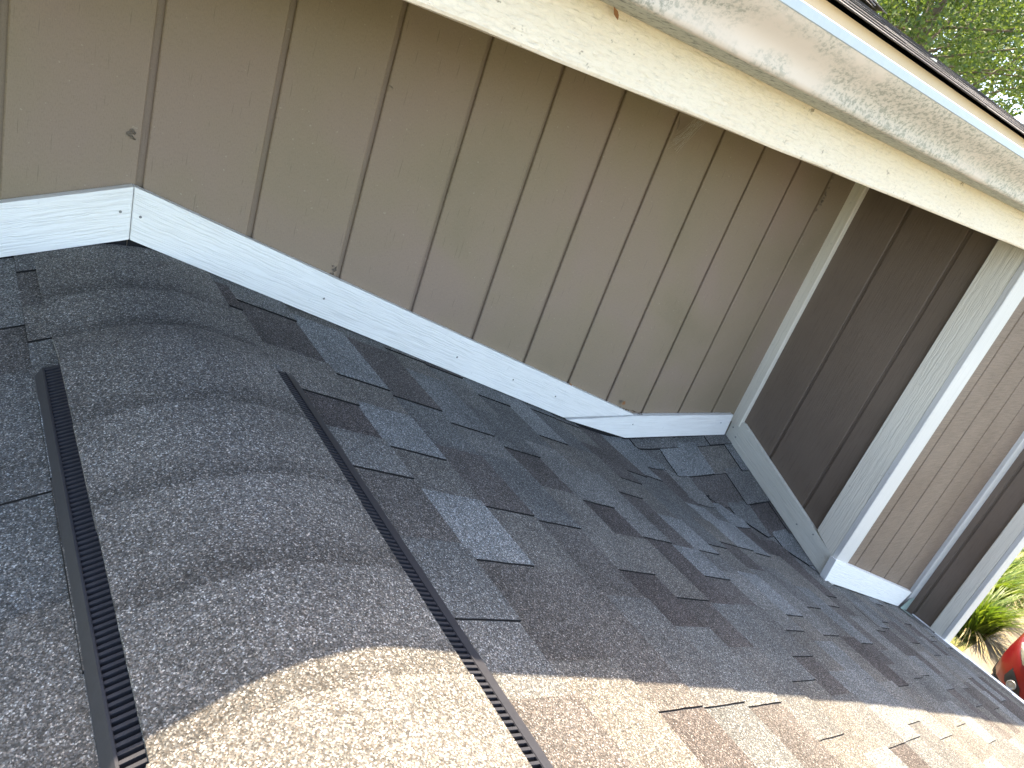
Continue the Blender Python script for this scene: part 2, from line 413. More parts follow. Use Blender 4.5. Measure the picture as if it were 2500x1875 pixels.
for a, b in (((-420, 688), (315, 585)), ((317, 585.5), (1376, 1019.5)), ((1376, 1021), (1525, 1069)), ((1525, 1069), (1769, 1061))):
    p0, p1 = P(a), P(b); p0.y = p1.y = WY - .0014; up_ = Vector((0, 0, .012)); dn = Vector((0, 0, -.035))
    plank('gap_shade_strip', [p0 + up_, p0 + dn, p1 + dn, p1 + up_], (0, .001, 0), M_DARK, house, (1, 0, 0), b=.0002)  # added strip; its black stands for the shade in the gap under the trim
def disc(name, c, nrm, r, mat, parent, h=.0012, seg=8):
    c = Vector(c); nv = Vector(nrm).normalized(); e1 = nv.orthogonal().normalized(); e2 = nv.cross(e1)
    v = []
    for k in range(seg):
        a = 2 * math.pi * k / seg; v.append(c + (e1 * math.cos(a) + e2 * math.sin(a)) * r)
    for k in range(seg):
        a = 2 * math.pi * k / seg; v.append(c + (e1 * math.cos(a) + e2 * math.sin(a)) * r * .8 + nv * h)
    f = [(i, (i + 1) % seg, seg + (i + 1) % seg, seg + i) for i in range(seg)] + [tuple(range(seg, 2 * seg))]
    return mesh(name, [tuple(x) for x in v], f, mat, parent)
for p, par in [((294, 517), lt), ((343, 530), rtb), ((791, 729), rtb), ((1116, 872), rtb), ((1253, 927), rtb), ((1356, 968), rtb), ((1545, 1036), ht), ((1760, 1032), ht)]:
    disc('nail_head', P(p), (0, -1, 0), .0026, M_NAIL, par)
for p in ((1796, 1067), (1790, 1043), (1945, 1280), (1985, 1305)): disc('nail_head', Q(p), (-1, 0, 0), .0032, M_NAIL, ct)

# --- eave: fascia, upper roof
FSY = .70
mb = MB()
nx = 60
vf = []; ff = []; uf = []
for i in range(nx + 1):
    x = -2.6 + (4.38 + 2.6) * i / nx
    w = random.uniform(-.0012, .0012)
    for (y, z) in ((FSY + .036, .205), (FSY, .205), (FSY, .0255 + w), (FSY + .003, .0222 + w), (FSY + .036, .0222)):
        vf.append((x, y, z)); uf.append((x, z + y))
for i in range(nx):
    for k in range(5):
        a = i * 5 + k; b_ = i * 5 + (k + 1) % 5; ff.append((a, b_, b_ + 5, a + 5))
ff.append((0, 1, 2, 3, 4)); ff.append(tuple(nx * 5 + k for k in (4, 3, 2, 1, 0)))
mesh('fascia_board', vf, ff, M_FAS, house, uf)
EY, EZ, PIT, RY, RX = .655, .212, .357, 2.82, 4.40
RZ = EZ + PIT * (RY - EY)
# sheathing of the upper roof, both slopes
mb = MB()
for (ya, za, yb, zb) in ((EY + .05, EZ + .004, RY, RZ - .014), (RY, RZ - .014, 2 * RY - EY, EZ - .006)):
    v = [(-2.6, ya, za), (RX - .02, ya, za), (RX - .02, yb, zb), (-2.6, yb, zb)]; v2 = [(x, y, z - .02) for x, y, z in v]
    mb.add(v + v2, [(0, 1, 2, 3), (7, 6, 5, 4), (0, 4, 5, 1), (1, 5, 6, 2), (2, 6, 7, 3), (3, 7, 4, 0)])
upper = mb.build('upper_roof', M_DARK, house)
mb = MB(); mb.box(-2.6, RX - .02, FSY - .030, FSY - .004, .178, .2115); mb.build('drip_apron', M_APR, house)
# old shingles of the upper roof: each course of the front slope is a row; rows seen edge-on
UT = [(.16, .15, .14), (.19, .18, .17), (.13, .12, .115), (.22, .21, .20)]
ncr = int((RY - EY) / .118)
first = []
rest = MB()
def uprow(i, x0, x1, lift, tint):
    ya = EY + i * .118 - (.012 if i == 0 else 0) ; yb = ya + .150
    za = EZ + PIT * (ya - EY) + .0022 + lift; zb = EZ + PIT * (yb - EY) + .001
    if yb > RY: yb = RY; zb = RZ + .001
    v = [(x0, ya, za - .0014), (x1, ya, za - .0014), (x1, yb, zb - .006), (x0, yb, zb - .006), (x0, ya, za), (x1, ya, za), (x1, yb, zb), (x0, yb, zb)]
    return v, [(0, 3, 2, 1), (4, 5, 6, 7), (0, 1, 5, 4), (1, 2, 6, 5), (2, 3, 7, 6), (3, 0, 4, 7)]
for i in range(ncr + 1):
    x = -2.6 + random.uniform(0, .2)
    while x < RX:
        wd = random.uniform(.12, .34); x1 = min(RX, x + wd)
        v, f = uprow(i, x, x1 - .001, random.uniform(0, .0016), None)
        tn = random.choice(UT)
        if i < 3 and x > .45 and x < 2.6:
            ob = mesh('shingle', v, f, [M_SHU, M_BUTT], upper, tint=tn); ob.data.polygons[2].material_index = 1
        else: rest.add(v, f, None, tn)
        x = x1
o = rest.build('shingle_field', [M_SHU, M_BUTT], upper, tint=True); o['kind'] = 'stuff'
for pg in o.data.polygons: pg.material_index = 1 if pg.normal.y < -.9 else 0
# ridge caps of the upper roof
for k in range(46):
    x = RX - .02 - k * .145
    if x < -2.4: break
    mb = MB(); l = .010 + random.uniform(0, .012)
    prof = [(RY - .15, RZ - .15 * PIT + .012), (RY - .03, RZ + .006 + .012), (RY + .03, RZ + .006 + .012), (RY + .15, RZ - .15 * PIT + .012)]
    v = [(x, y, z + l * .2) for y, z in prof] + [(x - .17, y, z + l) for y, z in prof] + [(x - .17, y, z + l - .006) for y, z in prof]
    f = [(0, 1, 5, 4), (1, 2, 6, 5), (2, 3, 7, 6), (4, 5, 9, 8), (5, 6, 10, 9), (6, 7, 11, 10)]
    mb.add(v, f); mb.t = [random.choice(UT)] * len(mb.v); mb.build('cap_shingle', M_SHU, upper, tint=True)

# ================================================================== GUTTER (hangs on the fascia)
gut = empty('gutter', (1.0, FSY - .06, .097), 'cream metal gutter stained with grey green mildew hanging under the upper roof edge', 'gutter')
prof = [(FSY - .0015, .165), (FSY - .0015, .0975), (FSY - .004, .0955), (.618, .0955), (.6135, .0985), (.6125, .104), (.6115, .112), (.609, .120), (.604, .128), (.597, .1355), (.590, .1425), (.5845, .149), (.5815, .154), (.580, .157)]
def sweep(pr, x0, x1, n, jit=0., thick=None):
    v = []; f = []; u = []
    for i in range(n + 1):
        x = x0 + (x1 - x0) * i / n
        for (y, z) in pr: v.append((x, y, z)); u.append((x, y + z))
    m = len(pr)
    for i in range(n):
        for k in range(m - 1): f.append((i * m + k, (i + 1) * m + k, (i + 1) * m + k + 1, i * m + k + 1))
    return v, f, u
v, f, u = sweep(prof, -2.6, 4.36, 12)
tr_ = mesh('trough', v, f, [M_GUT, M_GUTB], gut, u, smooth=True)
for pg in tr_.data.polygons:
    if pg.center.z + 0 < 0.0 and abs(pg.normal.z) > .9: pg.material_index = 1
lip = [(.580, .157), (.5785, .158), (.5780, .1685), (.5795, .1700), (.590, .1700), (.592, .1685), (.592, .166)]
v, f, u = sweep(lip, -2.6, 4.36, 12); mesh('lip', v, f, M_GLIP, gut, u)
for x in (-1.4, -.5, .4, 1.3, 2.2, 3.1, 4.0):
    mb = MB(); mb.box(x, x + .022, .583, FSY - .003, .1600, .1625); mb.build('hanger', M_GLIP, gut)
for x in (-2.6, 4.36):
    e = [(x, y, z) for y, z in prof + [(.592, .1685)]]
    mesh('end_cap', e, [tuple(range(len(e)))], M_GUT, gut)

# ================================================================== LOWER ROOF
gar = empty('lower_roof', (2.0, -.5, -2.0), 'low grey architectural shingle roof with a black ridge vent butting against the brown wall', 'roof')
XE = 3.722; YB = -3.2
# deck (a millimetre-true sheet under every shingle)
deck_v = []; deck_f = []
xs = [-3.2, -1.5, -.5, .264] + [.264 + (XE - .03 - .264) * i / 14 for i in range(1, 15)]
ysd = [YB, -1.0, .2, .5] + [.6 + .08 * i for i in range(10)] + [1.39]
for x in xs:
    for y in ysd: deck_v.append((x, y, surf(x, y) - .012))
for i in range(len(xs) - 1):
    for j in range(len(ysd) - 1):
        a = i * len(ysd) + j; n_ = len(ysd)
        if xs[i] > DX - .01 and ysd[j] >= .80: continue
        deck_f.append((a, a + n_, a + n_ + 1, a + 1))
deck = mesh('roof_deck', deck_v, deck_f, M_DARK, gar)

T_LIGHT = [(.172, .177, .176), (.157, .161, .160), (.152, .150, .143), (.142, .134, .122)]
T_MID = [(.126, .124, .119), (.135, .129, .119), (.120, .121, .118)]
T_DARK = [(.084, .075, .071), (.096, .088, .083), (.106, .099, .092)]
TINTS = T_LIGHT + T_MID * 3 + T_DARK
TEETH = T_LIGHT * 2 + T_MID * 2 + T_DARK
GAPS = T_LIGHT[2:] + T_MID * 2 + T_DARK * 2
def clip(poly, nx_, ny_, c):
    """keep the side where nx*x+ny*y<=c"""
    out = []
    for i in range(len(poly)):
        a, b = poly[i], poly[(i + 1) % len(poly)]
        da = nx_ * a[0] + ny_ * a[1] - c; db = nx_ * b[0] + ny_ * b[1] - c
        if da <= 0: out.append(a)
        if (da < 0 < db) or (db < 0 < da):
            t = da / (da - db); out.append((a[0] + (b[0] - a[0]) * t, a[1] + (b[1] - a[1]) * t))
    return out
def subdivide(poly, step):
    out = []
    for i in range(len(poly)):
        a, b = poly[i], poly[(i + 1) % len(poly)]
        n = max(1, int(math.hypot(b[0] - a[0], b[1] - a[1]) / step + .5))
        for k in range(n): out.append((a[0] + (b[0] - a[0]) * k / n, a[1] + (b[1] - a[1]) * k / n))
    return out
def piece_geo(poly, hfun, zf, wob=0.0):
    top = []
    for (x, y) in poly: top.append((x, y, zf(x, y) + hfun(x, y)))
    bot = [(x, y, zf(x, y) - .009) for (x, y) in poly]
    n = len(poly)
    ar = sum(poly[i][0] * poly[(i + 1) % n][1] - poly[(i + 1) % n][0] * poly[i][1] for i in range(n))
    if ar < 0: top.reverse(); bot.reverse()
    return top + bot, [tuple(range(n))] + [(i, n + i, n + (i + 1) % n, (i + 1) % n) for i in range(n)]
shcount = [0]
stuff = MB()
def put_shingle(poly, hfun, zf, tint, near, head=None):
    if len(poly) < 3: return
    n = len(poly)
    ar = abs(sum(poly[i][0] * poly[(i + 1) % n][1] - poly[(i + 1) % n][0] * poly[i][1] for i in range(n))) / 2
    if ar < 2e-4: return
    v, f = piece_geo(poly, hfun, zf)
    jt = random.uniform(.93, 1.07); tn = tuple(c * jt for c in tint)
    if head is not None:       # the factory shadow strip: darker granules along the upper edge of the course
        hx, hl = head; tn = [tuple(c * (.62 + .38 * min(1, max(0, abs(q[0] - hx) / hl))) for c in tn) for q in v]
    if near and shcount[0] < 300:
        ob = mesh('shingle', v, f, [M_SH, M_CUT], deck, tint=tn); shcount[0] += 1
        for pg in ob.data.polygons: pg.material_index = 0 if pg.index == 0 else 1
    else:
        k0 = len(stuff.t); stuff.add(v, f, None, tn if isinstance(tn, tuple) else None)
        if isinstance(tn, list): stuff.t[k0:] = tn
# valley line between main slope and cricket (plan): from A at the wall to Cc at the outside corner
VA = (1.835, WY + .0); VC = (2.475, .765)
vn = (VC[1] - VA[1], -(VC[0] - VA[0])); L_ = math.hypot(*vn); vn = (-vn[0] / L_, -vn[1] / L_)   # points towards the cricket
vc = vn[0] * VA[0] + vn[1] * VA[1]
# ---- right slope, course by course
bounds = [.330, .432]; 
while bounds[-1] < XE + .05: bounds.append(bounds[-1] + .1285)
bounds[-1] = XE - .002
YT = WY - .004
def segs(y0, y1):
    """alternating teeth and gaps of a laminated shingle course, walking from the wall towards the eye"""
    out = []; y = y1 + random.uniform(0, .2); tooth = random.random() < .5
    while y > y0:
        wd = random.uniform(.10, .27) if tooth else random.uniform(.07, .22)
        out.append((y - wd, min(y, y1), tooth)); y -= wd; tooth = not tooth
    return out
for ci in range(len(bounds) - 1):
    x0, x1 = bounds[ci], bounds[ci + 1]
    xo = x0 - .02
    last = None
    ytop = YT if x0 < DX - .05 else BY - .022
    for (ya, yb, tooth) in segs(-1.3, YT if x0 < DX else BY - .022):
        if ya >= yb: continue
        pal = TEETH if tooth else GAPS
        tint = random.choice(pal)
        while tint == last: tint = random.choice(pal)
        last = tint
        h0, h1 = (.0005, .0035) if not tooth else (.0034, .0070)
        jit = random.uniform(-.003, .003)
        pl = [(xo, ya), (x1 + jit, ya), (x1 + jit, yb), (xo, yb)]
        if tooth: pl = pl[:1] + [(x0 + (x1 - x0) * (q + .5) / 6, ya + random.uniform(-.0005, .0005)) for q in range(6)] + pl[1:]
        quad = [(xo, ya), (x1 + jit, ya), (x1 + jit, yb), (xo, yb)]; straddle = xo < PX - .002 < x1 and yb > .7
        if x1 > 1.5 and yb > .6 and x0 < DX - .03:
            pl = clip(pl, vn[0], vn[1], vc + .012); pl = clip(pl, 1, 0, DX - .004) if ya > .70 and x0 < DX - .08 else pl
            if yb > .76 and x1 > DX - .03: pl = clip(pl, 0, 1, BY - .022)
            pl = subdivide(pl, .06) if pl else pl
        hf = lambda x, y, a=x0, b=x1, p=h0, q=h1: p + (q - p) * (x - a) / (b - a)
        near = yb > .10 and (x0 < 3.6)
        if straddle:
            left = clip(clip(quad, 1, 0, PX - .002), vn[0], vn[1], vc + .012); right = clip(clip(quad, -1, 0, -(PX - .002)), 0, 1, BY - .029)
            put_shingle(subdivide(left, .06) if left else [], hf, surf, tint, near); put_shingle(right, hf, surf, tint, near)
            continue
        if not tooth and len(pl) == 4: pl = [(xo, ya), (x0 + .045, ya), (x1 + jit, ya), (x1 + jit, yb), (x0 + .045, yb), (xo, yb)]; put_shingle(pl, hf, surf, tint, near, (x0, .045)); continue
        put_shingle(pl, hf, surf, tint, near)
# ---- cricket (small slope falling towards the eye)
cb = [WY + .02, 1.325, 1.207, 1.076, .947, .82, .70]
for ci in range(len(cb) - 1):
    y1, y0 = cb[ci], cb[ci + 1]
    x = 1.7 + random.uniform(-.1, .1); tooth = bool(ci % 2); last = None
    while x < DX:
        wd = random.uniform(.09, .24); tint = random.choice(TINTS)
        while tint == last: tint = random.choice(TINTS)
        last = tint
        h0, h1 = (.0005, .0035) if not tooth else (.0038, .0074)
        pl = [(x, y0), (x + wd, y0), (x + wd, min(YT, y1 + .02)), (x, min(YT, y1 + .02))]
        pl = clip(pl, -vn[0], -vn[1], -(vc + .0125)); pl = clip(pl, 1, 0, DX - .003) if pl else pl
        pl = subdivide(pl, .06) if pl else pl
        hf = lambda xx, yy, a=y1, b=y0, p=h0, q=h1: p + (q - p) * (yy - a) / (b - a)
        put_shingle(pl, hf, surf, tint, True)
        x += wd; tooth = not tooth
# ---- left slope
lb = [.20, .095]
while lb[-1] > -1.6: lb.append(lb[-1] - .1285)
for ci in range(len(lb) - 1):
    x1, x0 = lb[ci], lb[ci + 1]; last = None
    for (ya, yb, tooth) in segs(-1.3, YT):
        if ya >= yb: continue
        pal = TEETH if tooth else GAPS
        tint = random.choice(pal)
        while tint == last: tint = random.choice(pal)
        last = tint
        h0, h1 = (.0005, .0035) if not tooth else (.0034, .0070)
        hf = lambda x, y, a=x1, b=x0, p=h0, q=h1: p + (q - p) * (x - a) / (b - a)
        put_shingle([(x0, ya), (x1 + .02, ya), (x1 + .02, yb), (x0, yb)], hf, surf, tint, x0 > -.35 and yb > .2)
# ---- the field behind the eye, plain courses
for (bl, sgn) in ((bounds, 1), (lb, -1)):
    for ci in range(len(bl) - 1):
        a, b = bl[ci], bl[ci + 1]; y = -1.3
        while y > YB:
            wd = random.uniform(.25, .5); tn = random.choice(TINTS)
            pl = [(a - .02 * sgn, y - wd), (b, y - wd), (b, y), (a - .02 * sgn, y)]
            v, f = piece_geo(pl, lambda x, yy, a=a, b=b: .001 + .005 * (x - a) / (b - a), surf); stuff.add(v, f, None, tn); y -= wd
o = stuff.build('shingle_field', [M_SH, M_CUT], deck, tint=True); o['kind'] = 'stuff'
for pg in o.data.polygons: pg.material_index = 0 if pg.normal.z > .6 else 1

# ---- ridge vent: black plastic with louvre fins on both sides, starting short of the wall
VY = .955
def vent_raise(y): # cap lies flat near the wall and climbs onto the vent
    t = min(1, max(0, (VY + .12 - y) / .12)); t = t * t * (3 - 2 * t); return .0135 * t
RXC = .264
vent = empty('ridge_vent', (0, 0, 0)); vent.parent = gar; vent.location = (0, 0, 0)
vent['label'] = 'black plastic ridge vent with fine louvre slots along both sides'
fin_me = {}
for s in (1, -1):
    A = .146; B = .160; D_ = .171          # cap edge, louvre outer edge, flange edge (distance from the ridge line)
    def pt(d, h, y): return (RXC + s * d, y, surf(RXC + s * d, y) + h)
    # flange with a raised bead
    D_ = .176 if s > 0 else .168
    pr = [(D_, -.004), (D_, .0125 if s > 0 else .0065), (D_ - .0012, .0142 if s > 0 else .0085), (B + .003, .0148), (B + .0012, .0175), (B - .0008, .0175), (B - .0016, .016), (B - .0016, .004)]
    v = []; f = []; m = len(pr); ny = 24
    for i in range(ny + 1):
        y = VY + (YB - VY) * i / ny
        for d, h in pr: v.append(pt(d, h, y))
    for i in range(ny):
        for k in range(m - 1):
            q = (i * m + k, i * m + k + 1, (i + 1) * m + k + 1, (i + 1) * m + k); f.append(q if s < 0 else q[::-1])
    f.append(tuple(range(m)) if s > 0 else tuple(range(m))[::-1])
    mesh('flange', v, f, M_VENT, vent)
    # dark chamber below the fins
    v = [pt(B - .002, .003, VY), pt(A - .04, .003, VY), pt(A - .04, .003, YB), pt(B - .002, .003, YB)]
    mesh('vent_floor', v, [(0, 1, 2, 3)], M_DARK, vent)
    mb = MB(); v = [pt(B, -.003, VY), pt(A - .012, -.003, VY), pt(A - .012, .0165, VY), pt(B, .0165, VY)]
    v2 = [(x, y - .003, z) for x, y, z in v]; mb.add(v + v2, [(0, 1, 2, 3), (7, 6, 5, 4), (0, 4, 5, 1), (1, 5, 6, 2), (2, 6, 7, 3), (3, 7, 4, 0)])
    mb.build('end_wall', M_VENT, vent)
    # fins
    base = None; far = MB(); y = VY - .004; pitch = .0074
    cs = [pt(B - .001, .0165, 0), pt(A - .012, .0172, 0), pt(A - .012, .004, 0), pt(B - .001, .004, 0)]
    fv = [(x, 0, z) for x, _, z in cs] + [(x, -.0032, z) for x, _, z in cs]
    ffc = [(0, 1, 2, 3), (7, 6, 5, 4), (0, 4, 5, 1), (1, 5, 6, 2), (2, 6, 7, 3), (3, 7, 4, 0)]
    while y > -1.2:
        if y > .17:
            if base is None:
                base = mesh('louver', fv, ffc, M_VENT, vent); base.location = base.location + Vector((0, y, 0))
            else:
                c = base.copy(); C.objects.link(c); c.parent = vent; c.location = (base.location.x, y, base.location.z)
        else: far.add([(x, y + yy, z) for x, yy, z in fv], ffc)
        y -= pitch
    o = far.build('louver_row', M_VENT, vent); o['kind'] = 'stuff'
# ---- ridge caps: bent sheets, butt edges towards the wall
cap_t = [(.150, .143, .132), (.152, .143, .131)]
seams = [1.365, 1.175, 1.040, .805, .645, .495, .348, .2, .053]
while seams[-1] > -1.3: seams.append(seams[-1] - .147)
def capz(d, y):
    """height of the cap underside over the ridge line at lateral distance d"""
    z = surf(RXC + d, y) + .006 + vent_raise(y)
    k = max(0, 1 - abs(d) / .075); z -= .0145 * k * k          # rounded apex
    return z
NS = 18
for i in range(len(seams) - 1):
    ya, yb = seams[i], seams[i + 1] - .03
    wl_, wr = .1425 + random.uniform(-.002, .002), .141 + random.uniform(-.002, .002)
    NJ = 14; vt = []; tt = []; base = random.choice(cap_t)
    sk = random.uniform(-.006, .006)
    for j in range(NJ + 1):
        t = j / NJ; y0 = ya + (yb - ya) * t
        for k in range(NS + 1):
            d = -wl_ + (wl_ + wr) * k / NS
            y = y0 + sk * d / .15 * (1 - t)
            lift = .0004 * (1 - t) + .0003
            vt.append((RXC + d, y, capz(d, y) + lift))
            # darker band before the next cap: printed granules plus painted overlap shade
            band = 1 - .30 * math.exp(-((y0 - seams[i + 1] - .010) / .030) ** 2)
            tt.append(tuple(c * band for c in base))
    n = NS + 1; nb = len(vt)
    f = []
    for j in range(NJ):
        for k in range(NS): a = j * n + k; f.append((a, a + n, a + n + 1, a + 1))
    # thickness: edge strip all round, 4 mm down
    ringi = [k for k in range(n)] + [j * n + NS for j in range(1, NJ + 1)] + [NJ * n + k for k in range(NS - 1, -1, -1)] + [j * n for j in range(NJ - 1, 0, -1)]
    for q in ringi: vt.append(vt[q]); tt.append(tt[q])
    r_ = len(ringi)
    for q in ringi: vt.append((vt[q][0], vt[q][1], vt[q][2] - .0035)); tt.append(tt[q])
    for q in range(r_): f.append((nb + q, nb + (q + 1) % r_, nb + r_ + (q + 1) % r_, nb + r_ + q))
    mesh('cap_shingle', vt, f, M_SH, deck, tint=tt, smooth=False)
    ob = C.objects[-1]
    for p in ob.data.polygons: p.use_smooth = len(p.vertices) == 4 and p.index < NJ * NS

# ---- metal drip edge along the eave, step flashing slips under the trim
mb = MB(); z = roofR(XE)
mb.box(XE - .004, XE + .022, YB, .735, z - .060, z + .004); mb.build('drip_edge', M_DRIP, gar)
mb = MB(); mb.box(XE - .03, XE - .006, YB, .735, z - .16, z - .014); mb.build('eave_fascia', M_POSTW, gar)
for (a, b) in (((520, 676), (560, 694)), ((676, 742), (745, 767))):
    p0, p1 = onY(a, WY - .02), onY(b, WY - .02)
    d = Vector((0, .001, 0))
    pl = [p0, p1, p1 + Vector((0, 0, -.004)), p0 + Vector((0, 0, -.005))]
    plank('step_flashing', [pl[0], pl[3], pl[2], pl[1]], (0, .0012, 0), M_DRIP, gar, (1, 0, 0), b=.0003)
# kick-out flashing at the eave end of the short trim board
e = onY((2208, 1478), FY - .002); zz = roofR(3.66)
v = [(3.60, FY + .004, roofR(3.60) + .006), (3.72, FY + .004, roofR(3.72) + .004), (3.72, FY + .004, roofR(3.72) + .085), (3.655, FY + .004, roofR(3.655) + .07), (3.72, FY - .05, roofR(3.72) + .004), (3.62, FY - .05, roofR(3.62) + .006)]
M_FL2 = simple('pale_green_flashing', (.45, .56, .50), .35, .5, .2)
mesh('kickout_flashing', v + [(x, y + .002, z_ - .002) for x, y, z_ in v], [(0, 1, 2, 3), (0, 5, 4, 1), (9, 8, 7, 6), (6, 7, 10, 11)], M_FL2, gar)
# body below the roof
mb = MB(); mb.box(-2.9, 3.35, -3.0, WY - .05, GZ, -1.78, uax='z'); mb.build('lower_wall', M_SID, gar)
mb = MB(); mb.box(-2.9, 3.69, -3.1, .72, -1.80, -1.775); mb.build('soffit', M_POSTW, gar)

# ================================================================== SMALL THINGS ON THE WALL
def blob(name, pts, mat, label, cat, group=None):
    mb = MB(); mb.add(*pts); o = mb.build(name, mat); o['label'] = label; o['category'] = cat
    if group: o['group'] = group
    return o
def leaf_mesh(c, w, h, ang, curl):
    u = Vector((math.cos(ang), 0, math.sin(ang))); vv = Vector((-math.sin(ang), 0, math.cos(ang))); n = Vector((0, -1, 0)); out = []
    pr = [(0, -.5), (.35, -.25), (.5, .05), (.25, .3), (.05, .5), (-.2, .28), (-.5, .1), (-.3, -.25)]
    out = [c + n * .003] + [c + u * (a * w) + vv * (b * h) + n * (.002 + curl * (abs(a) + .3 * abs(b)) * random.uniform(.6, 1.3)) for a, b in pr]
    back = [q + Vector((0, .0008, 0)) for q in out]; k = len(pr)
    f = [(0, i, i % k + 1) for i in range(1, k + 1)] + [(k + 1, k + 1 + i % k + 1, k + 1 + i) for i in range(1, k + 1)] + [(i, k + 1 + i, k + 1 + i % k + 1, i % k + 1) for i in range(1, k + 1)]
    return [tuple(q) for q in out + back], f
blob('dry_leaf', leaf_mesh(onY((1388, 940), WY - .006), .017, .022, .3, .012), M_RUST, 'curled orange brown dry leaf standing on the long trim board', 'leaf')
blob('dry_leaf', leaf_mesh(onY((1520, 982), WY - .006), .018, .016, -.4, .012), M_RUST, 'small brown dry leaf above the crumbs of dirt', 'leaf')
blob('dry_leaf', leaf_mesh(onY((1500, 32), FSY - .006), .006, .016, .9, .004), M_RUST, 'rust coloured flake stuck to the cream fascia', 'leaf')
def lump(c, nrm, w, h, d, seed, count=14):
    rnd = random.Random(seed); mb = MB(); nrm = Vector(nrm)
    e1 = Vector((0, 0, 1)).cross(nrm).normalized(); e2 = Vector((0, 0, 1))
    for _ in range(count):
        q = Vector(c) + e1 * rnd.gauss(0, w * .3) + e2 * rnd.gauss(0, h * .3); r = rnd.uniform(.15, .35) * min(w, h)
        v = []; seg = 6
        for k in range(seg):
            a = 2 * math.pi * k / seg + rnd.random() * .6; v.append(q + (e1 * math.cos(a) + e2 * math.sin(a)) * r * rnd.uniform(.7, 1.2) - nrm * .0005)
        v.append(q + nrm * d * rnd.uniform(.4, 1)); mb.add(v, [(k, (k + 1) % seg, seg) for k in range(seg)])
    return mb
for p, w, h, lab in (((322, 330), .012, .015, 'small grey mud nest beside the groove above the trim peak'), ((815, 660), .009, .012, 'little mud crust near the foot of the grooved siding')):
    o = lump(onY(p, WY - .001), (0, -1, 0), w, h, .004, int(p[0])).build('mud_nest', M_MUD); o['label'] = lab; o['category'] = 'mud nest'
mb = MB()
rnd = random.Random(4)
for k in range(70):
    t = rnd.random(); p = onY((1490 + 75 * t, 990 + 22 * t), WY - .006); s = rnd.uniform(.0015, .004)
    q = p + Vector((0, rnd.uniform(-.008, .003), rnd.uniform(0, .005)))
    a, b, c, d = [q + Vector((rnd.uniform(-s, s), rnd.uniform(-s, s), rnd.uniform(-s, s))) for _ in range(4)]
    mb.add([a, b, c, d], [(0, 1, 2), (0, 2, 3), (0, 3, 1), (1, 3, 2)])
o = mb.build('dirt_crumbs', simple('brown_crumbs', (.12, .085, .05), .95, .1, 0, .5, 300)); o['label'] = 'brown crumbs of dirt lying on the end of the long trim board'; o['category'] = 'dirt'
o = lump(onY((2013, 478), WY - .002), (0, -1, 0), .010, .15, .006, 5, 34).build('rotten_patch', M_MUD); o['kind'] = 'stuff'; o['label'] = 'dark crumbling rot along the last groove beside the corner strip'; o['category'] = 'rot'
# cobweb under the fascia
mb = MB(); rnd = random.Random(9)
a0 = onY((1705, 296), WY - .03); b0 = onY((1655, 345), WY - .004)
for k in range(26):
    p0 = a0 + Vector((rnd.uniform(-.01, .01), rnd.uniform(-.02, .02), rnd.uniform(-.004, .012))); p1 = b0 + Vector((rnd.uniform(-.025, .02), 0, rnd.uniform(-.03, .022)))
    md = (p0 + p1) / 2 + Vector((rnd.uniform(-.008, .008), 0, -rnd.uniform(.002, .014)))
    mb.tube([p0, md, p1], .00028, 3)
o = mb.build('cobweb', M_WEB); o['label'] = 'pale torn cobweb hanging from the fascia over the siding'; o['category'] = 'cobweb'
for (p, q, lab) in (((1660, 285), (1652, 318), 'short dark insect husk beside the cobweb'), ((951, 208), (958, 218), 'tiny dark twig stuck on the bare siding')):
    a, b_ = onY(p, WY - .002), onY(q, WY - .002); mb = MB(); mb.tube([a, (a + b_) / 2 + Vector((.002, -.002, 0)), b_], [.0008, .0013, .0006], 5)
    o = mb.build('twig', M_MUD); o['label'] = lab; o['category'] = 'debris'

# ================================================================== TREES, LAWN, PLANTS
def leafcloud(mb, cx, cy, cz, r, n, size, rnd, squash=.8):
    for _ in range(n):
        while True:
            d = Vector((rnd.uniform(-1, 1), rnd.uniform(-1, 1), rnd.uniform(-1, 1)))
            if d.length < 1: break
        d = d.normalized() * (d.length ** .45)
        c = Vector((cx, cy, cz)) + Vector((d.x, d.y, d.z * squash)) * r
        nv = Vector((rnd.gauss(0, .6), rnd.gauss(0, .6), rnd.gauss(.6, .5))).normalized(); e1 = nv.orthogonal().normalized()
        e1 = (Matrix.Rotation(rnd.uniform(0, 6.28), 3, nv) @ e1); e2 = nv.cross(e1); s = size * rnd.uniform(.6, 1.3)
        v = [c - e1 * s * .5, c + e2 * s * .32 + nv * s * .08, c + e1 * s * .6, c - e2 * s * .32 + nv * s * .08]
        mb.add(v, [(0, 1, 2, 3)], None, (min(1, max(0, rnd.gauss(.42, .27))), 0, 0))
